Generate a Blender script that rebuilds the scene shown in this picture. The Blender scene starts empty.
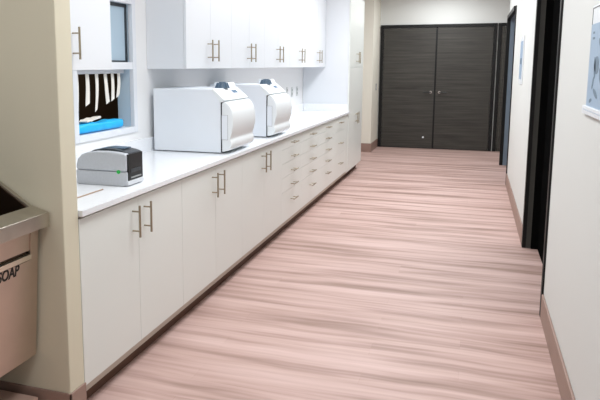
import bpy, bmesh, math, random
from mathutils import Vector, Matrix
random.seed(7)
scene = bpy.context.scene
COL = scene.collection
PI = math.pi

# ------------------------------------------------------------------ materials
def lin(c):
    return tuple(((v/255)/12.92 if v/255 <= .04045 else ((v/255+.055)/1.055)**2.4) for v in c) + (1,)

def mat(name, rgb, rough=.5, metal=0., spec=.5, coat=0., var=.0, vscale=6., bump=0., bscale=200.):
    m = bpy.data.materials.new(name); m.use_nodes = True
    nt = m.node_tree; b = nt.nodes['Principled BSDF']
    b.inputs['Base Color'].default_value = lin(rgb)
    b.inputs['Roughness'].default_value = rough
    b.inputs['Metallic'].default_value = metal
    b.inputs['Specular IOR Level'].default_value = spec
    b.inputs['Coat Weight'].default_value = coat
    tc = nt.nodes.new('ShaderNodeTexCoord')
    if var:
        n = nt.nodes.new('ShaderNodeTexNoise'); n.inputs['Scale'].default_value = vscale
        nt.links.new(tc.outputs['Object'], n.inputs['Vector'])
        r = nt.nodes.new('ShaderNodeValToRGB')
        c = lin(rgb)
        r.color_ramp.elements[0].position = .3; r.color_ramp.elements[1].position = .7
        r.color_ramp.elements[0].color = tuple(v*(1-var) for v in c[:3])+(1,)
        r.color_ramp.elements[1].color = tuple(min(1, v*(1+var)) for v in c[:3])+(1,)
        nt.links.new(n.outputs['Fac'], r.inputs['Fac'])
        nt.links.new(r.outputs['Color'], b.inputs['Base Color'])
    if bump:
        n2 = nt.nodes.new('ShaderNodeTexNoise'); n2.inputs['Scale'].default_value = bscale
        nt.links.new(tc.outputs['Object'], n2.inputs['Vector'])
        bp = nt.nodes.new('ShaderNodeBump'); bp.inputs['Strength'].default_value = bump
        bp.inputs['Distance'].default_value = .002
        nt.links.new(n2.outputs['Fac'], bp.inputs['Height'])
        nt.links.new(bp.outputs['Normal'], b.inputs['Normal'])
    return m

def grain_mat(name, c0, c1, scale, rough=.5, spec=.3, streak=1.0):
    """streaky wood / laminate grain: noise squeezed by `scale` (x,y,z)"""
    m = bpy.data.materials.new(name); m.use_nodes = True
    nt = m.node_tree; b = nt.nodes['Principled BSDF']
    tc = nt.nodes.new('ShaderNodeTexCoord'); mp = nt.nodes.new('ShaderNodeMapping')
    mp.inputs['Scale'].default_value = scale
    n = nt.nodes.new('ShaderNodeTexNoise'); n.inputs['Scale'].default_value = 1
    n.inputs['Detail'].default_value = 5; n.inputs['Roughness'].default_value = .6
    r = nt.nodes.new('ShaderNodeValToRGB')
    r.color_ramp.elements[0].position = .32; r.color_ramp.elements[1].position = .68
    r.color_ramp.elements[0].color = lin(c0); r.color_ramp.elements[1].color = lin(c1)
    L = nt.links.new
    L(tc.outputs['Object'], mp.inputs['Vector']); L(mp.outputs['Vector'], n.inputs['Vector'])
    L(n.outputs['Fac'], r.inputs['Fac']); L(r.outputs['Color'], b.inputs['Base Color'])
    b.inputs['Roughness'].default_value = rough; b.inputs['Specular IOR Level'].default_value = spec
    return m

def floor_mat():
    m = bpy.data.materials.new('vinyl_plank'); m.use_nodes = True
    nt = m.node_tree; b = nt.nodes['Principled BSDF']; L = nt.links.new; N = nt.nodes.new
    tc = N('ShaderNodeTexCoord')
    # planks: long side across the corridor (X)
    br = N('ShaderNodeTexBrick'); br.offset = .37; br.offset_frequency = 2
    br.inputs['Scale'].default_value = 1; br.inputs['Brick Width'].default_value = 1.22
    br.inputs['Row Height'].default_value = .18; br.inputs['Mortar Size'].default_value = .0011
    br.inputs['Mortar Smooth'].default_value = .3
    br.inputs['Color1'].default_value = (.25, .25, .25, 1); br.inputs['Color2'].default_value = (.75, .75, .75, 1)
    br.inputs['Mortar'].default_value = (.0, .0, .0, 1)
    L(tc.outputs['Object'], br.inputs['Vector'])
    # offset the grain by plank so streaks break at the seams
    sep = N('ShaderNodeSeparateXYZ'); L(tc.outputs['Object'], sep.inputs[0])
    ma = N('ShaderNodeMath'); ma.operation = 'MULTIPLY'; ma.inputs[1].default_value = .12
    L(br.outputs['Color'], ma.inputs[0])
    cmb = N('ShaderNodeCombineXYZ'); L(sep.outputs['X'], cmb.inputs['X']); L(sep.outputs['Y'], cmb.inputs['Y']); L(ma.outputs[0], cmb.inputs['Z'])
    # gentle waviness
    wn = N('ShaderNodeTexNoise'); wn.inputs['Scale'].default_value = 1.4; L(tc.outputs['Object'], wn.inputs['Vector'])
    wv = N('ShaderNodeVectorMath'); wv.operation = 'MULTIPLY_ADD'; wv.inputs[1].default_value = (0, .06, 0)
    L(wn.outputs['Color'], wv.inputs[0]); L(cmb.outputs[0], wv.inputs[2])
    def streak(sx, sy, det, lo, hi):
        mp = N('ShaderNodeMapping'); mp.inputs['Scale'].default_value = (sx, sy, 3)
        L(wv.outputs[0], mp.inputs['Vector'])
        n = N('ShaderNodeTexNoise'); n.inputs['Scale'].default_value = 1; n.inputs['Detail'].default_value = det
        n.inputs['Roughness'].default_value = .55
        L(mp.outputs['Vector'], n.inputs['Vector'])
        mr = N('ShaderNodeMapRange'); mr.inputs['From Min'].default_value = lo; mr.inputs['From Max'].default_value = hi
        L(n.outputs['Fac'], mr.inputs['Value'])
        return mr.outputs[0]
    s1 = streak(.7, 10, 2.5, .3, .7)
    s2 = streak(2., 40., 4, .3, .7)
    add = N('ShaderNodeMath'); add.operation = 'MULTIPLY_ADD'; add.inputs[1].default_value = .62
    L(s1, add.inputs[0])
    sc = N('ShaderNodeMath'); sc.operation = 'MULTIPLY'; sc.inputs[1].default_value = .20; L(s2, sc.inputs[0])
    L(sc.outputs[0], add.inputs[2])
    pl = N('ShaderNodeMath'); pl.operation = 'MULTIPLY_ADD'; pl.inputs[1].default_value = .10
    L(br.outputs['Color'], pl.inputs[0]); L(add.outputs[0], pl.inputs[2])
    r = N('ShaderNodeValToRGB'); e = r.color_ramp.elements
    e[0].position = .12; e[0].color = lin(FLOOR_C[0])
    e[1].position = .92; e[1].color = lin(FLOOR_C[2])
    k = e.new(.5); k.color = lin(FLOOR_C[1])
    L(pl.outputs[0], r.inputs['Fac']); L(r.outputs['Color'], b.inputs['Base Color'])
    b.inputs['Roughness'].default_value = .5; b.inputs['Specular IOR Level'].default_value = .25
    return m

def glass_mat():
    m = bpy.data.materials.new('window_glass'); m.use_nodes = True
    nt = m.node_tree; nt.nodes.clear(); N = nt.nodes.new; L = nt.links.new
    o = N('ShaderNodeOutputMaterial'); mx = N('ShaderNodeMixShader'); t = N('ShaderNodeBsdfTransparent'); g = N('ShaderNodeBsdfGlossy')
    t.inputs['Color'].default_value = (.82, .92, .97, 1); g.inputs['Roughness'].default_value = .02
    lw = N('ShaderNodeFresnel'); lw.inputs['IOR'].default_value = 1.45
    L(lw.outputs[0], mx.inputs[0]); L(t.outputs[0], mx.inputs[1]); L(g.outputs[0], mx.inputs[2]); L(mx.outputs[0], o.inputs[0])
    return m

FLOOR_C = [(146, 119, 108), (190, 161, 153), (212, 186, 180)]
M = {}
M['floor'] = floor_mat()
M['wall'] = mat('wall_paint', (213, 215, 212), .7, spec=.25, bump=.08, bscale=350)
M['wall_warm'] = mat('wall_paint_warm', (212, 206, 185), .7, spec=.25, bump=.08, bscale=350)
M['wall_cream'] = mat('wall_paint_cream', (228, 225, 212), .7, spec=.25)
M['wall_white'] = mat('wall_paint_white', (236, 237, 238), .6, spec=.25, bump=.05, bscale=350)
M['ceiling'] = mat('ceiling_paint', (238, 238, 236), .8, spec=.1)
M['base'] = mat('baseboard_vinyl', (152, 127, 116), .5, spec=.3, var=.06)
M['door_white'] = mat('white_laminate', (222, 226, 222), .32, spec=.4)
M['upper_white'] = mat('white_gloss_laminate', (221, 225, 230), .3, spec=.4)
M['carcass'] = mat('cabinet_carcass', (196, 188, 176), .55, spec=.3)
M['kick'] = mat('toe_kick_vinyl', (96, 72, 60), .6, spec=.2)
M['quartz'] = mat('white_quartz', (236, 239, 243), .2, spec=.45, var=.015, vscale=40)
M['nickel'] = mat('brushed_nickel', (172, 161, 142), .38, metal=1.)
M['steel'] = mat('stainless_steel', (196, 190, 180), .32, metal=1., var=.05, vscale=18)
M['steel_warm'] = mat('stainless_front', (206, 190, 178), .40, metal=1., var=.03, vscale=10)
M['steel_shade'] = mat('shaded_steel', (84, 70, 58), .45, metal=1.)  # same stainless steel, darkened for the shade inside and under the sink
M['grey_paint'] = mat('grey_strip', (150, 150, 148), .5)
M['black'] = mat('black_frame', (24, 24, 24), .5, spec=.25)
M['jamb'] = mat('dark_grey_jamb', (66, 66, 62), .5, spec=.3)
M['jamb_sheen'] = mat('jamb_blue_sheen', (120, 134, 148), .4, spec=.4)  # dark grey jamb tinted blue-grey to stand for a glossy reflection
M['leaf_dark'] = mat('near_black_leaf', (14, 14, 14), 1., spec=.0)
M['door_wood'] = grain_mat('charcoal_wood', (52, 50, 47), (74, 72, 67), (1.2, 1.2, 30), .5, .3)
M['seam'] = mat('black_seam', (30, 31, 34), .6)
M['plastic_white'] = mat('white_plastic', (226, 231, 237), .35, spec=.45)
M['door_cream'] = mat('autoclave_door_white', (226, 231, 233), .42, spec=.35)
M['plastic_blue'] = mat('blue_grey_plastic', (82, 104, 124), .4)
M['lcd'] = mat('display_blue_grey', (92, 122, 150), .2)
M['grey'] = mat('silver_plastic', (188, 192, 200), .4, spec=.4, var=.03, vscale=90)
M['grey_light'] = mat('light_silver_plastic', (206, 209, 214), .38, spec=.45)
M['dark_plastic'] = mat('charcoal_plastic', (52, 58, 64), .3, spec=.45)
M['black_plastic'] = mat('black_plastic', (20, 22, 24), .4)
M['green'] = mat('green_button', (28, 176, 72), .3)
M['blue'] = mat('bright_blue_plastic', (8, 184, 255), .35, spec=.45, var=.12, vscale=14)
M['paper'] = mat('white_paper', (238, 234, 226), .75, spec=.2)
M['frame_white'] = mat('window_frame_white', (226, 230, 236), .4, spec=.4)
M['reveal'] = mat('blue_grey_liner', (204, 224, 238), .45)
M['tinted'] = mat('tinted_glass', (172, 194, 210), .12, spec=.5)
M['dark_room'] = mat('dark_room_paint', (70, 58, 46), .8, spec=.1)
M['pen'] = mat('brown_wood_stick', (176, 152, 134), .5)
M['outlet'] = mat('grey_outlet_plate', (206, 208, 208), .4)
M['outlet_dark'] = mat('outlet_socket', (150, 152, 152), .4)
M['poster_blue'] = mat('pale_blue_print', (162, 184, 206), .35, spec=.4)
M['print_dark'] = mat('blue_grey_print', (106, 128, 148), .4)
M['poster_white'] = mat('white_card', (226, 230, 234), .4)
M['thin_line'] = mat('dark_grey_line', (90, 92, 94), .5)
M['text'] = mat('black_lettering', (22, 20, 20), .5)
M['kneebar'] = mat('bright_steel_bar', (226, 220, 206), .35, metal=1.)
M['plinth'] = mat('beige_pink_plinth', (204, 172, 158), .5, var=.04)
M['chrome'] = mat('satin_chrome', (196, 192, 186), .25, metal=1.)
M['glass'] = glass_mat()

# ------------------------------------------------------------------ geometry helpers
def merge(bm, t):
    me = bpy.data.meshes.new('tmp'); t.to_mesh(me); t.free(); bm.from_mesh(me); bpy.data.meshes.remove(me)

def box(bm, x0, x1, y0, y1, z0, z1, bev=0., seg=2):
    t = bmesh.new()
    bmesh.ops.create_cube(t, size=1)
    for v in t.verts:
        v.co = Vector((x0+(v.co.x+.5)*(x1-x0), y0+(v.co.y+.5)*(y1-y0), z0+(v.co.z+.5)*(z1-z0)))
    if bev:
        bmesh.ops.bevel(t, geom=list(t.edges), offset=bev, segments=seg, profile=.5, affect='EDGES')
    merge(bm, t); return bm

def cyl(bm, p0, p1, r, seg=14, r2=None):
    t = bmesh.new(); p0 = Vector(p0); p1 = Vector(p1); d = p1-p0
    bmesh.ops.create_cone(t, cap_ends=True, segments=seg, radius1=r, radius2=r if r2 is None else r2, depth=d.length)
    q = d.to_track_quat('Z', 'Y')
    bmesh.ops.transform(t, matrix=Matrix.Translation((p0+p1)/2) @ q.to_matrix().to_4x4(), verts=t.verts)
    merge(bm, t); return bm

def prism(bm, pts, axis, a0, a1, bev=0., seg=2):
    """extrude a 2-D outline along an axis; pts are the two remaining coordinates in x,y,z order"""
    t = bmesh.new()
    def P(p, a):
        return {'x': (a, p[0], p[1]), 'y': (p[0], a, p[1]), 'z': (p[0], p[1], a)}[axis]
    A = [t.verts.new(P(p, a0)) for p in pts]; B = [t.verts.new(P(p, a1)) for p in pts]
    n = len(pts)
    t.faces.new(A); t.faces.new(B[::-1])
    for i in range(n): t.faces.new((A[i], A[(i+1) % n], B[(i+1) % n], B[i]))
    bmesh.ops.recalc_face_normals(t, faces=t.faces)
    if bev:
        es = [e for e in t.edges if e.calc_face_angle(0) > .5]
        bmesh.ops.bevel(t, geom=es, offset=bev, segments=seg, profile=.5, affect='EDGES')
    merge(bm, t); return bm

def obj(name, bm, m, parent=None, smooth=True):
    me = bpy.data.meshes.new(name)
    bmesh.ops.recalc_face_normals(bm, faces=bm.faces)
    bm.to_mesh(me); bm.free()
    if smooth:
        for p in me.polygons: p.use_smooth = True
        try: me.set_sharp_from_angle(angle=math.radians(32))
        except Exception: pass
    me.materials.append(m)
    o = bpy.data.objects.new(name, me); COL.objects.link(o)
    if smooth:
        wn = o.modifiers.new('normals', 'WEIGHTED_NORMAL'); wn.keep_sharp = True
    if parent: o.parent = parent
    return o

def tag(o, label, cat, group=None, kind=None):
    o['label'] = label; o['category'] = cat
    if group: o['group'] = group
    if kind: o['kind'] = kind
    return o

def thing(name, label, cat, loc=(0, 0, 0), rz=0, group=None, kind=None):
    o = bpy.data.objects.new(name, None); COL.objects.link(o)
    o.location = loc; o.rotation_euler = (0, 0, rz); o.empty_display_size = .1
    return tag(o, label, cat, group, kind)

def copy_tree(o, parent=None):
    c = o.copy(); COL.objects.link(c)
    if parent: c.parent = parent
    for ch in [x for x in bpy.data.objects if x.parent == o]: copy_tree(ch, c)
    return c

def B(*a, **k): return box(bmesh.new(), *a, **k)

# ------------------------------------------------------------------ main dimensions (metres)
XB = -2.14            # left (back) wall
XR = .456             # right wall
XF = -1.52            # faces of base doors
XU = -1.84            # faces of wall cabinets
YF = 12.13            # far wall
CH = 2.75             # ceiling
CT = .905             # worktop top

# ------------------------------------------------------------------ setting
def struct(name, bm, m, label, cat, smooth=False):
    o = obj(name, bm, m, smooth=smooth); return tag(o, label, cat, kind='structure')

struct('floor', B(-3.6, 2.2, -3.2, YF+.3, -.1, 0), M['floor'], 'rosy beige wood-look plank floor running down the corridor', 'floor')
struct('ceiling', B(-3.6, 2.2, -3.2, YF+.3, CH, CH+.1), M['ceiling'], 'white ceiling above the corridor', 'ceiling')
WT = .115
WY0, WY1, WZ0, WZ1 = 3.15, 3.89, 1.055, 1.935
bm = bmesh.new()
box(bm, XB-WT, XB, -3.2, WY0, 0, CH); box(bm, XB-WT, XB, WY1, YF+.12, 0, CH)
box(bm, XB-WT, XB, WY0, WY1, 0, WZ0); box(bm, XB-WT, XB, WY0, WY1, WZ1, CH)
struct('wall_left', bm, M['wall_white'], 'white left wall behind the worktop with the pass-through window', 'wall')
struct('wall_near', B(XB, XF, 2.145, 2.25, 0, CH, bev=.004), M['wall_warm'], 'beige end of the partition wall between sink and cabinets', 'wall')
struct('wall_corner', B(XB, -1.645, 11.31, YF, 0, CH), M['wall_cream'], 'cream wall corner left of the dark double door', 'wall')
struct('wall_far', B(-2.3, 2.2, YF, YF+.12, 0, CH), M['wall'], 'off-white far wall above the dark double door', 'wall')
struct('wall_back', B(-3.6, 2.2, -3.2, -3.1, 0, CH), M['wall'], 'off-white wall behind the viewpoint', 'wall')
O1 = (4.14, 5.70, 2.2); O2 = (8.75, 10.45, 2.18)
bm = bmesh.new()
RT = .16
ys = [-3.2, O1[0], O1[1], O2[0], O2[1], YF]
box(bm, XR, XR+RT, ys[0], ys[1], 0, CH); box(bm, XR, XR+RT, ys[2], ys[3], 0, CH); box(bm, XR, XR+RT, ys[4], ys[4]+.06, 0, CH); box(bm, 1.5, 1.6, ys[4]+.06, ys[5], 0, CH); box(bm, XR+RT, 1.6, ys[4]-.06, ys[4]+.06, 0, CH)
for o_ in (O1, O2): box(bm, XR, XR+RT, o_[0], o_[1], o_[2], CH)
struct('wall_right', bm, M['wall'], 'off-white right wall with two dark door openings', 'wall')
# room behind the pass-through window
bm = bmesh.new()
box(bm, -3.6, -3.5, 2.2, 8, 0, CH); box(bm, -3.5, XB-WT, 2.1, 2.2, 0, CH); box(bm, -3.5, XB-WT, 8, 8.1, 0, CH)
struct('wall_beyond', bm, M['dark_room'], 'dark brown room seen through the pass-through window', 'wall')

# baseboards
BH = .15
def baseb(name, bm, label): return struct(name, bm, M['base'], label, 'baseboard')
bm = bmesh.new()
box(bm, XR-.012, XR, -3.1, O1[0]-.06, 0, BH, bev=.004); box(bm, XR-.012, XR, O1[1]+.06, O2[0]-.06, 0, BH, bev=.004)
baseb('baseboard_right', bm, 'dusty pink baseboard along the right wall')
bm = bmesh.new()
box(bm, XB, XF+.008, 2.137, 2.145, 0, BH, bev=.002); box(bm, XF, XF+.008, 2.137, 2.25, 0, BH, bev=.002)
baseb('baseboard_near', bm, 'brown-pink baseboard around the partition wall end')
bm = bmesh.new()
box(bm, XB, -1.645, 11.298, 11.31, 0, BH); box(bm, -1.645, -1.633, 11.298, YF, 0, BH)
baseb('baseboard_corner', bm, 'dusty pink baseboard around the cream wall corner')

# ------------------------------------------------------------------ handles
def bar_handle(vertical=True, length=.155, out=.04, r=.0056):
    """bar pull standing off a face at x=0, centred on the origin"""
    bm = bmesh.new(); h = length/2; p = length*.31
    A = (lambda s: (out, 0, s)) if vertical else (lambda s: (out, s, 0))
    cyl(bm, A(-h), A(h), r)
    for s in (-p, p):
        a = A(s); cyl(bm, (0, a[1], a[2]), a, r*.72)
    return bm

def handle(parent, loc, vertical=True, length=.155):
    h = obj('handle', bar_handle(vertical, length), M['nickel'], parent); h.location = loc
    return h

G = .0009   # half gap between fronts
def front(name, parent, x, y0, y1, z0, z1, m, hloc, vertical=True, hl=.155):
    """door or drawer front; its face is at local x, its mesh is built about its own corner"""
    d = obj(name, B(-.018, 0, y0+G, y1-G, z0+G, z1-G, bev=.0015), m, parent); d.location = (x, 0, 0)
    handle(d, (0, hloc[0], hloc[1]), vertical, hl)
    return d

# ------------------------------------------------------------------ base cabinets
D = XF-XB     # depth
BZ0, BZ1 = .128, .866
def base_shell(t, w):
    obj('body', B(XB-XF+.003, -.0195, .0005, w-.0005, .085, .8775), M['carcass'], t)
    obj('toe_kick', B(-.088, -.068, .0005, w-.0005, 0, .085), M['kick'], t)

def base_cabinet(w, label, y):
    t = thing('base_cabinet', label, 'cabinet', (XF, y, 0), group='white base cabinets under the worktop')
    base_shell(t, w)
    for a, b, s in ((0, w/2, -1), (w/2, w, 1)):
        front('door', t, 0, a, b, BZ0, BZ1, M['door_white'], (w/2+s*.058, .757))
    return t
Y1 = 2.252
W1 = 1.013
c0 = base_cabinet(W1, 'white two-door base cabinet beside the partition wall, below the label printer', Y1)
for k, lab in ((1, 'white two-door base cabinet below the nearer white autoclave, middle of three'),
               (2, 'white two-door base cabinet below the farther white autoclave, next to the drawers')):
    c = copy_tree(c0); c.location = (XF, Y1+k*W1, 0); c['label'] = lab

# ------------------------------------------------------------------ drawer cabinets
def drawer_cabinet(y, w, rows, label):
    """rows: (z0, z1, handle z)"""
    t = thing('drawer_cabinet', label, 'cabinet', (XF, y, 0), group='white drawer cabinets under the worktop')
    base_shell(t, w)
    for z0, z1, hz in rows: front('drawer', t, 0, 0, w, z0, z1, M['door_white'], (w/2, hz), False, .15)
    return t
ROW5 = [(.775, BZ1, .818), (.652, .775, .694), (.527, .652, .567), (.398, .527, .441), (BZ0, .398, .302)]
ROW3 = [(.70, BZ1, .808), (.42, .70, .557), (BZ0, .42, .305)]
yd = Y1+3*W1
for y0, y1, rows, lab in ((yd, 5.985, ROW5, 'white five-drawer cabinet nearest the two-door cabinets'),
                          (5.985, 6.735, ROW5, 'white five-drawer cabinet, second from the two-door cabinets'),
                          (6.735, 7.48, ROW5, 'white five-drawer cabinet, third along and beside the three-drawer one'),
                          (7.48, 8.42, ROW3, 'white three-drawer cabinet right beside the tall cabinet')):
    if rows is ROW3:
        w = y1-y0
        t = thing('drawer_cabinet', lab, 'cabinet', (XF, y0, 0), group='white drawer cabinets under the worktop')
        base_shell(t, w)
        for z0, z1, hz in rows: front('drawer', t, 0, 0, .71, z0, z1, M['door_white'], (.352, hz), False, .15)
        obj('filler_panel', B(-.018, 0, .71+G, w-.012, BZ0, BZ1, bev=.001), M['door_white'], t)
    else:
        drawer_cabinet(y0, y1-y0, rows, lab)

# ------------------------------------------------------------------ worktop
YT = 8.43
wt = thing('worktop', 'long white quartz worktop running from the partition wall to the tall cabinet', 'worktop', (XF, Y1, .878))
obj('slab', B(XB-XF+.002, .02, 0, YT-Y1-.002, 0, CT-.878, bev=.002), M['quartz'], wt)
o = obj('backsplash', B(.0005, .02, 0, YT-Y1-.024, 0, .095, bev=.001), M['quartz']); o.location = (XB, Y1, CT)
tag(o, 'low white quartz upstand along the left wall behind the worktop', 'backsplash', kind='structure')
o = obj('backsplash', B(.021, -XB+XF-.008, -.022, -.001, 0, .095, bev=.001), M['quartz']); o.location = (XB, YT, CT)
tag(o, 'short white quartz upstand against the side of the tall cabinet', 'backsplash', kind='structure')

# ------------------------------------------------------------------ tall cabinet
TW = 9.51-YT
t = thing('tall_cabinet', 'tall white four-door cabinet at the far end of the worktop', 'cabinet', (XF, YT, 0))
obj('body', B(XB-XF+.003, -.0195, .001, TW, .085, 2.40), M['upper_white'], t)
obj('toe_kick', B(-.09, -.07, .001, TW, 0, .085), M['kick'], t)
for a, b, s in ((0, TW/2, -1), (TW/2, TW, 1)):
    front('door', t, 0, a, b, .105, 1.474, M['door_white'], (TW/2+s*.052, .785))
    front('door', t, 0, a, b, 1.474, 2.40, M['door_white'], (TW/2+s*.052, 1.602))

# ------------------------------------------------------------------ wall cabinets
UZ0, UZ1 = 1.475, 2.32
def wall_cabinet(y, w, label, grp=None):
    t = thing('wall_cabinet', label, 'cabinet', (XU, y, UZ0), group=grp)
    obj('body', B(XB-XU+.002, -.0195, .0008, w-.0008, 0, UZ1-UZ0), M['upper_white'], t)
    for a, b, s in ((0, w/2, -1), (w/2, w, 1)):
        front('door', t, 0, a, b, 0, UZ1-UZ0, M['upper_white'], (w/2+s*.06, .13))
    return t
wall_cabinet(2.254, .836, 'white wall cabinet partly hiding the left side of the pass-through window')
UY, UW = 4.055, .8745
labs = ['white wall cabinet nearest the window, its bare side panel in view',
        'white two-door wall cabinet, second from the window, above the farther autoclave',
        'white two-door wall cabinet, middle of the row of five',
        'white two-door wall cabinet, second from the tall cabinet',
        'white two-door wall cabinet butting against the tall cabinet']
u0 = wall_cabinet(UY, UW, labs[0], 'row of white wall cabinets')
for k in range(1, 5):
    c = copy_tree(u0); c.location = (XU, UY+k*UW, UZ0); c['label'] = labs[k]

# ------------------------------------------------------------------ pass-through window
w = thing('window_1', 'white framed pass-through window above the worktop, lower half open', 'window', (XB, (WY0+WY1)/2, WZ0), kind='structure')
hw = (WY1-WY0)/2; hz = WZ1-WZ0; f = .045
bm = bmesh.new()
box(bm, -.02, .012, -hw, -hw+f, 0, hz, bev=.003); box(bm, -.02, .012, hw-f, hw, 0, hz, bev=.003)
box(bm, -.02, .012, -hw+f, hw-f, 0, .04, bev=.003); box(bm, -.02, .012, -hw+f, hw-f, hz-.042, hz, bev=.003)
box(bm, -.05, .008, -hw+f, hw-f, .418, .464, bev=.003)
obj('window_frame', bm, M['frame_white'], w)
bm = bmesh.new()
box(bm, -WT, -.02, hw-.04, hw-.0005, .001, hz-.001); box(bm, -WT, -.02, -hw+.0005, -hw+.04, .001, hz-.001)
box(bm, -WT, -.02, -hw+.04, hw-.04, hz-.04, hz-.001); box(bm, -WT, -.02, -hw+.04, hw-.04, .001, .038)
obj('reveal', bm, M['reveal'], w)
bm = bmesh.new(); s0, s1, z0, z1 = -hw+f, hw-f, .464, hz-.042
box(bm, -.045, -.03, s0, s0+.02, z0, z1); box(bm, -.045, -.03, s1-.02, s1, z0, z1)
box(bm, -.045, -.03, s0+.02, s1-.02, z1-.02, z1); box(bm, -.045, -.03, s0+.02, s1-.02, z0, z0+.012)
obj('sash', bm, M['dark_plastic'], w)
obj('glass_pane', B(-.040, -.036, s0+.018, s1-.018, z0+.01, z1-.018), M['tinted'], w, smooth=False)
obj('head_rail', B(-.085, -.06, s0, s1, .392, .418, bev=.002), M['frame_white'], w)

# strips hanging in the open half
def strip_bm(L, wd, bend, taper):
    bm = bmesh.new(); n = 10; rows = []
    for i in range(n+1):
        u = i/n; z = -L*u; dy = bend*u*u; ww = wd*(1-taper*u)/2; dx = .003*math.sin(u*4)
        rows.append([bm.verts.new((dx+sx*.0008, dy+sy*ww, z + (.008*sy*u if i == n else 0))) for sx, sy in ((-1, -1), (1, -1), (1, 1), (-1, 1))])
    for a, b in zip(rows, rows[1:]):
        for k in range(4): bm.faces.new((a[k], a[(k+1) % 4], b[(k+1) % 4], b[k]))
    bm.faces.new(rows[0]); bm.faces.new(rows[-1][::-1])
    return bm
ZR = WZ0+.392
SX = XB-.055
pos = ['farthest left by the frame', 'second from the left', 'third from the left, longest with a curled end', 'fourth from the left, leaning right',
       'fifth from the left', 'farthest right, shortest of them']
for k, (yy, L, wd, bd, tp) in enumerate(((3.285, .225, .03, .004, .5), (3.395, .185, .036, .0, -.25), (3.50, .225, .036, -.012, .35), (3.60, .185, .034, .03, -.25),
                                         (3.685, .17, .032, .004, -.2), (3.765, .15, .034, -.014, -.1))):
    o = obj('hanging_strip', strip_bm(L, wd, bd, tp), M['paper']); o.location = (SX, yy, ZR)
    tag(o, 'white strip hanging in the open window, '+pos[k], 'strip', 'white strips hanging in the window')

# blue package on the sill, paper on top
def lumpy(L, W, H, amp, seed, bev=.02):
    bm = bmesh.new(); box(bm, -W/2, W/2, -L/2, L/2, 0, H, bev=bev, seg=3)
    bmesh.ops.subdivide_edges(bm, edges=[e for e in bm.edges if e.calc_length() > .04], cuts=6, use_grid_fill=True)
    rnd = random.Random(seed)
    ph = [rnd.uniform(0, 6) for _ in range(6)]
    for v in bm.verts:
        if v.co.z > H*.4:
            v.co.z += amp*(math.sin(v.co.y*31+ph[0])*math.cos(v.co.x*40+ph[1])+.5*math.sin(v.co.y*70+ph[2])) - amp*.6*(abs(v.co.y)/(L/2))**4
    return bm
o = obj('package', lumpy(.54, .088, .058, .008, 3), M['blue']); o.location = (XB-.062, 3.49, WZ0+.0415)
tag(o, 'bright blue plastic package lying on the pass-through window sill', 'package')
bm = lumpy(.2, .06, .010, .007, 9, bev=.003)
o = obj('paper_sheet', bm, M['paper']); o.location = (XB-.06, 3.42, WZ0+.113); o.rotation_euler = (.06, 0, .15)
tag(o, 'crumpled white paper lying on top of the blue package', 'paper')

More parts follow.
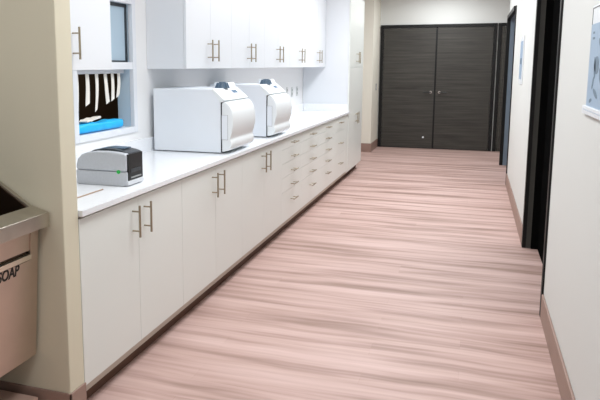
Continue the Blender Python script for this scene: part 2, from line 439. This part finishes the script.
# ------------------------------------------------------------------ autoclaves
def autoclave(label, loc):
    t = thing('autoclave', label, 'autoclave', loc, group='white tabletop autoclaves')      # origin: near front foot line; +x to the corridor
    W = .478
    h = .436           # top above the worktop
    prof = [(-.507, .006), (-.002, .006), (-.002, .34), (-.058, h), (-.507, h)]
    obj('housing', prism(bmesh.new(), prof, 'y', 0, W, bev=.006), M['plastic_white'], t)
    for x in (-.44, -.05):
        for y in (.05, W-.05): obj('foot', cyl(bmesh.new(), (x, y, 0), (x, y, .008), .02), M['seam'], t)
    # gasket line between housing and door
    g = [(-.002, .010), (.003, .010), (.003, .352), (-.002, .345)]
    obj('gasket', prism(bmesh.new(), g, 'y', -.0012, W+.0012), M['seam'], t)
    # sloping control panel above the door
    pn = [(-.06, h+.001), (.027, .363), (.021, .355), (-.004, .345), (-.07, h-.006)]
    pan = obj('control_panel', prism(bmesh.new(), pn, 'y', -.001, W+.001, bev=.002), M['door_cream'], t)
    d = Vector((.087, 0, .363-h-.001)).normalized(); nrm = Vector((-d.z, 0, d.x)); 
    if nrm.z < 0: nrm = -nrm
    def on_panel(name, u0, u1, y0, y1, th, m):
        a = Vector((-.06, 0, h+.001)); pts = []
        for u, k in ((u0, 0), (u1, 0), (u1, th), (u0, th)):
            p = a+d*u+nrm*k; pts.append((p.x, p.z))
        o = obj(name, prism(bmesh.new(), pts, 'y', y0, y1), m, pan)
    on_panel('display', .030, .058, .285, .375, .003, M['lcd'])
    on_panel('keypad', .022, .066, .25, .44, .0012, M['plastic_white'])
    # bulging front door with a shallow groove low down
    out = [(.003, .012), (.050, .022), (.068, .038), (.075, .060), (.072, .080), (.064, .098), (.066, .116), (.076, .145), (.083, .18), (.086, .22),
           (.083, .26), (.073, .30), (.056, .33), (.037, .350), (.026, .3535), (.003, .3435)]
    dr = obj('door', prism(bmesh.new(), out, 'y', .0, W, bev=.007, seg=3), M['door_cream'], t)
    # recessed latch plate on the near cheek of the door
    obj('latch_plate', prism(bmesh.new(), [(.004, .098), (.046, .098), (.046, .262), (.004, .262)], 'y', -.0015, .0), M['plastic_white'], dr)
    bm = bmesh.new()
    for x0, x1, z0, z1 in ((.004, .046, .0955, .098), (.004, .046, .262, .2635), (.046, .0478, .0955, .2635)): box(bm, x0, x1, -.0018, 0, z0, z1)
    obj('latch_outline', bm, M['outlet_dark'], dr)
    bm = B(.0735, .0795, W-.15, W-.03, .262, .275, bev=.001)
    obj('badge', bm, M['dark_plastic'], dr)
    # ribbed filler cap and small vent block on the top
    cp = bmesh.new(); cx, cy = -.082, .235
    cyl(cp, (cx, cy, h-.001), (cx, cy, h+.036), .047, 28, .033)
    for k in range(14):
        a = 2*PI*k/14; c, s = math.cos(a), math.sin(a)
        cyl(cp, (cx+.049*c, cy+.049*s, h), (cx+.035*c, cy+.035*s, h+.035), .005, 6)
    cyl(cp, (cx, cy, h+.036), (cx, cy, h+.042), .024, 20)
    obj('filler_cap', cp, M['plastic_blue'], t)
    vb = obj('vent_block', prism(bmesh.new(), [(-.17, h-.001), (-.062, h-.001), (-.08, h+.036), (-.17, h+.036)], 'y', .30, .465, bev=.004), M['plastic_white'], t)
    obj('vent_slot', B(-.15, -.095, .34, .42, h+.035, h+.0385), M['dark_plastic'], vb)
    return t
a1 = autoclave('nearer white tabletop autoclave with bulging door on the worktop', (-1.592, 4.06, CT))
a2 = copy_tree(a1); a2.location = (-1.60, 5.11, CT); a2['label'] = 'farther white tabletop autoclave, behind the first, closer to the drawers'

# ------------------------------------------------------------------ label printer
lp = thing('label_printer', 'small silver label printer with charcoal lid and green button beside the partition wall', 'printer', (-1.590, 2.778, CT))
PW = .168
obj('base', prism(bmesh.new(), [(-.288, .004), (-.277, 0), (-.02, 0), (0, .008), (0, .072), (-.289, .072)], 'y', 0, PW, bev=.004), M['grey'], lp)
up = [(-.290, .0735), (-.003, .0735), (-.003, .158), (-.012, .163), (-.06, .169), (-.12, .172), (-.18, .170), (-.225, .163), (-.258, .150), (-.280, .128), (-.289, .10)]
obj('housing', prism(bmesh.new(), up, 'y', .0, PW, bev=.009, seg=3), M['grey'], lp)
lid = [(-.25, .150), (-.004, .156), (-.004, .163), (-.03, .171), (-.09, .181), (-.15, .182), (-.2, .174), (-.245, .156)]
ld = obj('lid', prism(bmesh.new(), lid, 'y', .035, PW-.006, bev=.006), M['dark_plastic'], lp)
obj('lid_window', B(-.13, -.05, .07, .14, .177, .183, bev=.002), M['plastic_blue'], ld)
fp = obj('front_panel', B(-.006, .004, .012, PW-.008, .028, .160, bev=.003), M['black_plastic'], lp)
obj('label_slot', B(.002, .0055, .035, PW-.03, .066, .084, bev=.001), M['dark_plastic'], fp)
obj('tear_bar', B(.002, .007, .035, PW-.03, .038, .045, bev=.001), M['outlet_dark'], fp)
bt = obj('feed_button', cyl(bmesh.new(), (-.045, -.003, .073), (-.045, .002, .073), .0095, 20), M['green'], lp); bt['label'] = 'round green feed button'
obj('front_lip', prism(bmesh.new(), [(-.004, .004), (.006, .006), (.006, .024), (-.004, .03)], 'y', .004, PW-.004, bev=.002), M['grey_light'], lp)

# thin stick lying on the worktop
o = obj('wooden_stick', cyl(bmesh.new(), (0, -.135, .003), (0, .105, .003), .0032, 8), M['pen']); o.location = (-1.664, 2.57, CT)
tag(o, 'thin brown wooden stick lying on the worktop in front of the label printer', 'stick')

# ------------------------------------------------------------------ wall outlets
def outlet(loc, label):
    t = thing('wall_outlet', label, 'outlet', loc, group='outlets above the worktop')
    pl = obj('plate', B(0, .006, -.038, .038, -.06, .06, bev=.002), M['outlet'], t)
    for z in (-.024, .024): obj('socket', B(.005, .0075, -.016, .016, z-.014, z+.014, bev=.001), M['outlet_dark'], t)
    return t
o0 = outlet((XB+.0005, 7.65, 1.175), 'grey outlet plate on the left wall, nearest the farther autoclave')
for y, lab in ((7.88, 'grey outlet plate on the left wall, middle of three'), (8.12, 'grey outlet plate on the left wall, closest to the tall cabinet')):
    c = copy_tree(o0); c.location = (XB+.0005, y, 1.17); c['label'] = lab
t = thing('light_switch', 'small grey switch plate on the cream wall corner left of the double door', 'switch', (-1.6445, 11.79, 1.115))
obj('plate', B(0, .006, -.04, .04, -.06, .06, bev=.002), M['outlet_dark'], t)
obj('rocker', B(.005, .011, -.016, .016, -.032, .032, bev=.002), M['outlet'], t)

# ------------------------------------------------------------------ doors
def lever(parent, x, sgn, z):
    h = obj('lever_handle', cyl(bmesh.new(), (0, 0, 0), (0, -.012, 0), .026, 20), M['chrome'], parent); h.location = (x, -.0, z)
    bm = bmesh.new(); cyl(bm, (0, -.010, 0), (0, -.05, 0), .009); cyl(bm, (-sgn*.008, -.05, 0), (sgn*.125, -.05, 0), .0085)
    l = obj('lever', bm, M['black_plastic'], h)
# far double door
FX0, FX1, FZ = -1.63, .345, 2.215
d1 = thing('door_1', 'dark charcoal wood-grain double door with black frame on the far wall', 'door', ((FX0+FX1)/2, YF, 0), kind='structure')
hw = (FX1-FX0)/2; ft = .055
bm = bmesh.new()
box(bm, -hw, -hw+ft, -.03, .0, 0, FZ, bev=.002); box(bm, hw-ft, hw, -.03, .0, 0, FZ, bev=.002); box(bm, -hw+ft, hw-ft, -.03, .0, FZ-ft, FZ, bev=.002)
obj('door_frame', bm, M['black'], d1)
obj('threshold', B(-hw+ft, hw-ft, -.02, 0, 0, .012), M['black'], d1)
mid = -.005
for x0, x1, hx, sg in ((-hw+ft+.003, mid-.014, mid-.07, -1), (mid+.014, hw-ft-.003, mid+.08, 1)):
    lf = obj('door_leaf', B(x0, x1, -.018, -.001, .014, FZ-ft-.004), M['door_wood'], d1)
    h = obj('lever_handle', cyl(bmesh.new(), (0, 0, 0), (0, -.012, 0), .024, 20), M['chrome'], lf); h.location = (hx, -.018, 1.02)
    bm = bmesh.new(); cyl(bm, (0, -.008, 0), (0, -.05, 0), .009); cyl(bm, (-sg*.008, -.05, 0), (sg*.13, -.05, 0), .009)
    box(bm, 0, 0.0001, 0, .0001, 0, .0001)
    l = obj('lever_handle', bm, M['black_plastic'], lf); l.location = (hx, -.018, 1.02)
    if sg < 0:
        s = obj('door_stop', cyl(bmesh.new(), (0, 0, 0), (0, -.03, 0), .016, 14), M['poster_white'], lf); s.location = (-.819+.6425, -.018, .207)
obj('astragal', B(mid-.014, mid+.014, -.022, 0, .012, FZ-ft), M['black'], d1)

# second door on the far wall, half hidden by the right-hand opening
d2 = thing('door_2', 'charcoal wood-grain door in black frame half hidden behind the right wall, far corner', 'door', (.362, YF, 0), kind='structure')
bm = bmesh.new()
box(bm, 0, .055, -.03, 0, 0, FZ, bev=.002); box(bm, .055, 1.0, -.03, 0, FZ-ft, FZ, bev=.002); box(bm, 1.0, 1.055, -.03, 0, 0, FZ, bev=.002)
obj('door_frame', bm, M['black'], d2)
obj('door_leaf', B(.058, .997, -.018, -.001, .006, FZ-ft-.004), M['door_wood'], d2)

def side_door(name, o_, label, jm, lx, leafm, trim, tp=.012, js=RT):
    y0, y1, z1 = o_
    t = thing(name, label, 'door', (XR, (y0+y1)/2, 0), kind='structure')
    h = (y1-y0)/2
    bm = bmesh.new()          # trim on the wall face and round the opening
    box(bm, -.012, .018, -h-trim, -h, 0, z1+.04, bev=.002); box(bm, -tp, .018, h-.016, h+.05, 0, z1+.04, bev=.002)
    box(bm, -tp, .018, -h, h-.016, z1-.016, z1+.04, bev=.002)
    obj('door_frame', bm, M['black'], t)
    bm = bmesh.new()
    box(bm, .018, js, h-.014, h-.0005, 0, z1-.001); box(bm, .018, js, -h+.0005, -h+.014, 0, z1-.001); box(bm, .018, js, -h+.014, h-.014, z1-.014, z1-.001)
    obj('jamb', bm, jm, t)
    if js < RT:
        bm = bmesh.new()
        box(bm, js, RT, h-.03, h-.0005, 0, z1-.001); box(bm, js, RT, -h+.0005, -h+.03, 0, z1-.001); box(bm, js, RT, -h+.03, h-.03, z1-.03, z1-.001)
        obj('door_stop', bm, M['leaf_dark'], t)
    if leafm:
        for a, b in ((-h+.032, -.012), (.012, h-.032)):
            obj('door_leaf', B(lx, lx+.044, a, b, .004, z1-.018), leafm, t)
        obj('astragal', B(lx-.014, lx+.05, -.008, .008, .004, z1-.018), M['grey_paint'], t)
    return t
side_door('door_3', O1, 'nearer black framed doorway in the right wall', M['jamb'], .105, M['leaf_dark'], .05, .012, .055)
side_door('door_4', O2, 'farther black framed doorway in the right wall with blue-grey reflection painted on its jamb', M['jamb_sheen'], .09, M['leaf_dark'], .05, .03)
# closed space behind the side doorways and far corner
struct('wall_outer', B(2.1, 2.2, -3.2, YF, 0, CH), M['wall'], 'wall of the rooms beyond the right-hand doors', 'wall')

# ------------------------------------------------------------------ things on the right wall
ps = thing('wall_poster', 'pale blue printed poster in a white holder on the near right wall', 'poster', (XR, 2.80, 1.30))
obj('backing', B(-.004, -.0005, -.27, .25, .03, .44), M['poster_white'], ps)
pp = obj('print', B(-.0055, -.004, -.268, .245, .034, .365), M['poster_blue'], ps)
bm = bmesh.new()
rnd = random.Random(5)
def blob(bm, y, z, a, b, rot, x=-.0056):
    t = bmesh.new(); bmesh.ops.create_circle(t, cap_ends=True, segments=16, radius=1)
    for v in t.verts:
        u, w_ = v.co.x*a, v.co.y*b
        v.co = Vector((x-.0006, y+u*math.cos(rot)-w_*math.sin(rot), z+u*math.sin(rot)+w_*math.cos(rot)))
    r = bmesh.ops.extrude_face_region(t, geom=list(t.faces))
    for v in [g for g in r['geom'] if isinstance(g, bmesh.types.BMVert)]: v.co.x += .0005
    merge(bm, t)
for y, z, a, b, r in ((.15, .058, .030, .008, -.2), (.05, .09, .05, .012, .3), (.12, .13, .012, .03, .6), (.06, .20, .05, .035, .1), (.10, .19, .02, .045, -.3),
                      (-.05, .16, .05, .03, .5), (-.1, .24, .06, .02, 0), (.0, .28, .05, .016, .4)): blob(bm, y, z, a, b, r)
for k in range(2): box(bm, -.0063, -.0056, .155-k*.01, .195, .325-k*.022, .334-k*.022)
obj('printed_motif', bm, M['print_dark'], pp)
obj('bottom_rail', B(-.014, -.0005, -.275, .285, 0, .032, bev=.002), M['poster_white'], ps)
bm = bmesh.new()
for k in range(20): cyl(bm, (-.0148, .25-k*.025, .018), (-.0135, .25-k*.025, .018), .003, 8)
obj('rail_dots', bm, M['poster_blue'], ps)
bm = bmesh.new(); box(bm, -.0055, -.0042, .238, .242, .365, .432); box(bm, -.0055, -.0042, -.26, .238, .428, .432)
obj('header_line', bm, M['thin_line'], ps)
sg = thing('wall_sign', 'small white framed sign on the right wall between the two doorways', 'sign', (XR, 7.2, 1.31))
obj('frame', B(-.010, -.0005, -.22, .22, 0, .48, bev=.002), M['poster_white'], sg)
obj('sheet', B(-.0112, -.010, -.175, .175, .05, .43), M['poster_blue'], sg)
obj('printed_motif', B(-.0118, -.0112, -.12, .12, .2, .26), M['print_dark'], sg)

# ------------------------------------------------------------------ scrub sink
sk = thing('scrub_sink', 'stainless steel scrub sink with sloping side, left of the partition wall', 'sink', (-1.575, 2.13, 0))
# local: x towards the corridor (0 = front lip), y = 0 is the end beside the partition, sink runs to -y
SL = 1.5
def sidez(x): return .940+(-.075-x)*.62
# basin: slanted rim ring at the ends, front lip, inner bowl
bm = bmesh.new()
prism(bm, [(0, .864), (0, .920), (-.004, .9225), (-.078, .942), (-.082, .936), (-.012, .912), (-.012, .864)], 'y', -SL, 0, bev=.0015)
obj('front_rim', bm, M['steel'], sk)
for y0, y1 in ((-.02, 0), (-SL, -SL+.02)):
    bm = bmesh.new()
    prism(bm, [(-.078, .86), (-.078, .942), (-.56, sidez(-.56)), (-.56, .60), (-.20, .60)], 'y', y0, y1, bev=.003)
    obj('side_panel', bm, M['steel'], sk)
bm = bmesh.new()
t0 = -.02
prism(bm, [(-.08, .936), (-.088, .936), (-.13, .70), (-.545, .66), (-.545, 1.23), (-.5645, 1.23), (-.5645, .65), (-.12, .69)], 'y', -SL+.02, t0)
box(bm, -.545, -.13, -.0245, -.0205, .70, .93)
prism(bm, [(-.082, .935), (-.545, sidez(-.545)-.006), (-.545, .70), (-.13, .70)], 'y', -.026, -.0202)  # end lining added to keep the inside of the bowl dark
obj('bowl', bm, M['steel_shade'], sk)
bm = bmesh.new()
# front apron leaning back towards the floor, with a recessed upper field
fx = lambda z: -.052-(.842-z)*.075
def apron(bm, y0, y1, z0, z1, off, th=.012):
    prism(bm, [(fx(z0)+off, z0), (fx(z1)+off, z1), (fx(z1)+off-th, z1), (fx(z0)+off-th, z0)], 'y', y0, y1)
apron(bm, -.052, -.004, .31, .868, 0); apron(bm, -SL+.004, -SL+.052, .31, .868, 0); apron(bm, -SL+.052, -.052, .31, .732, 0)
bm2 = bmesh.new()
obj('front_apron', bm, M['steel_warm'], sk)
bm = bmesh.new(); apron(bm, -SL+.052, -.052, .772, .868, -.004); kp = obj('knee_panel', bm, M['steel_warm'], sk)
bm = bmesh.new(); apron(bm, -SL+.052, -.052, .732, .774, -.016, .01); obj('gap', bm, M['seam'], sk)
bm = bmesh.new(); apron(bm, -SL+.06, -.052, .737, .757, .006, .02); obj('push_bar', bm, M['kneebar'], sk)
bm = bmesh.new()
prism(bm, [(fx(.31), .31), (fx(.31)-.02, .31), (-.50, .26), (-.50, .60), (-.45, .60), (-.13, .60), (-.13, .86), (-.07, .86)], 'y', -SL+.006, -.006)
obj('lower_body', bm, M['steel_shade'], sk)
cu = bpy.data.curves.new('soap_text', 'FONT'); cu.body = 'SOAP'; cu.size = .059; cu.extrude = .0006; cu.shear = .12; cu.offset = .0016
to = bpy.data.objects.new('soap_text_tmp', cu); COL.objects.link(to)
bpy.context.view_layer.update()
me = bpy.data.meshes.new_from_object(to.evaluated_get(bpy.context.evaluated_depsgraph_get()))
bpy.data.objects.remove(to)
ww = max(v.co.x for v in me.vertices)
for v in me.vertices:                   # lay the word on the apron: reading along +y, facing +x
    y, z, n = v.co.x, v.co.y, v.co.z
    zz = .693+z
    v.co = Vector((fx(zz)+.0008+n, -.118+(y-ww)*.84, zz))
me.materials.append(M['text'])
tx = bpy.data.objects.new('lettering', me); COL.objects.link(tx); tx.parent = sk
tx['label'] = 'black SOAP lettering'
# low plinth under the sink
o = obj('plinth_box', B(-.42, 0, -1.2, 0, 0, .125, bev=.004), M['plinth']); o.location = (-1.66, 2.118, 0)
tag(o, 'low pinkish beige box on the floor under the steel sink', 'box')

# ------------------------------------------------------------------ light: ceiling troffers, downlights over the cabinets, added fill beyond the window
def area(name, x, y, sx, sy, p, col=(.955, .98, 1)):
    l = bpy.data.lights.new(name, 'AREA'); l.shape = 'RECTANGLE'; l.size = sx; l.size_y = sy; l.energy = p; l.color = col
    o = bpy.data.objects.new(name, l); COL.objects.link(o); o.location = (x, y, CH-.01); return o
def spot(name, x, y, p, ang=100, col=(.955, .98, 1)):
    l = bpy.data.lights.new(name, 'SPOT'); l.energy = p; l.spot_size = math.radians(ang); l.spot_blend = .8; l.shadow_soft_size = .07; l.color = col
    o = bpy.data.objects.new(name, l); COL.objects.link(o); o.location = (x, y, CH-.02); return o
for x, y, p in ((-.5, -1.2, 20), (-.5, 1.3, 32), (-.65, 3.2, 46), (-.75, 5.3, 46), (-.8, 7.1, 62), (-.5, 9.2, 56), (-.5, 11.0, 58)): area('ceiling_light', x, y, .6, 1.2, p)
area('sink_light', -1.85, .7, .5, .5, 10)
for y in (2.9, 4.5, 6.2, 7.7): spot('downlight', -1.0, y, 46 if y < 5 else 26, 130)
bl = area('beyond_fill', -2.9, 4.5, .4, .4, 22); bl.data.color = (1, .9, .75)  # added lamp that only lifts the room behind the window out of black
w = bpy.data.worlds.new('world'); scene.world = w; w.use_nodes = True
w.node_tree.nodes['Background'].inputs[0].default_value = (.9, .95, 1, 1); w.node_tree.nodes['Background'].inputs[1].default_value = .3

# ------------------------------------------------------------------ camera
cd = bpy.data.cameras.new('camera'); cam = bpy.data.objects.new('camera', cd); COL.objects.link(cam); scene.camera = cam
yaw, pitch, F = -.3344, -.145524, 648.41
cam.location = (0, 0, 1.5)
cam.rotation_euler = (PI/2+pitch, 0, -yaw)
cd.sensor_width = 36; cd.lens = 36*F/600
cd.shift_x = 53.366/600; cd.shift_y = -39.779/600
cd.clip_start = .02
vs = scene.view_settings
vs.view_transform = 'Standard'; vs.look = 'None'; vs.gamma = 1; vs.use_curve_mapping = False; vs.exposure = -.76
scene.cycles.max_bounces = 10; scene.cycles.diffuse_bounces = 6
scene.cycles.use_denoising = True
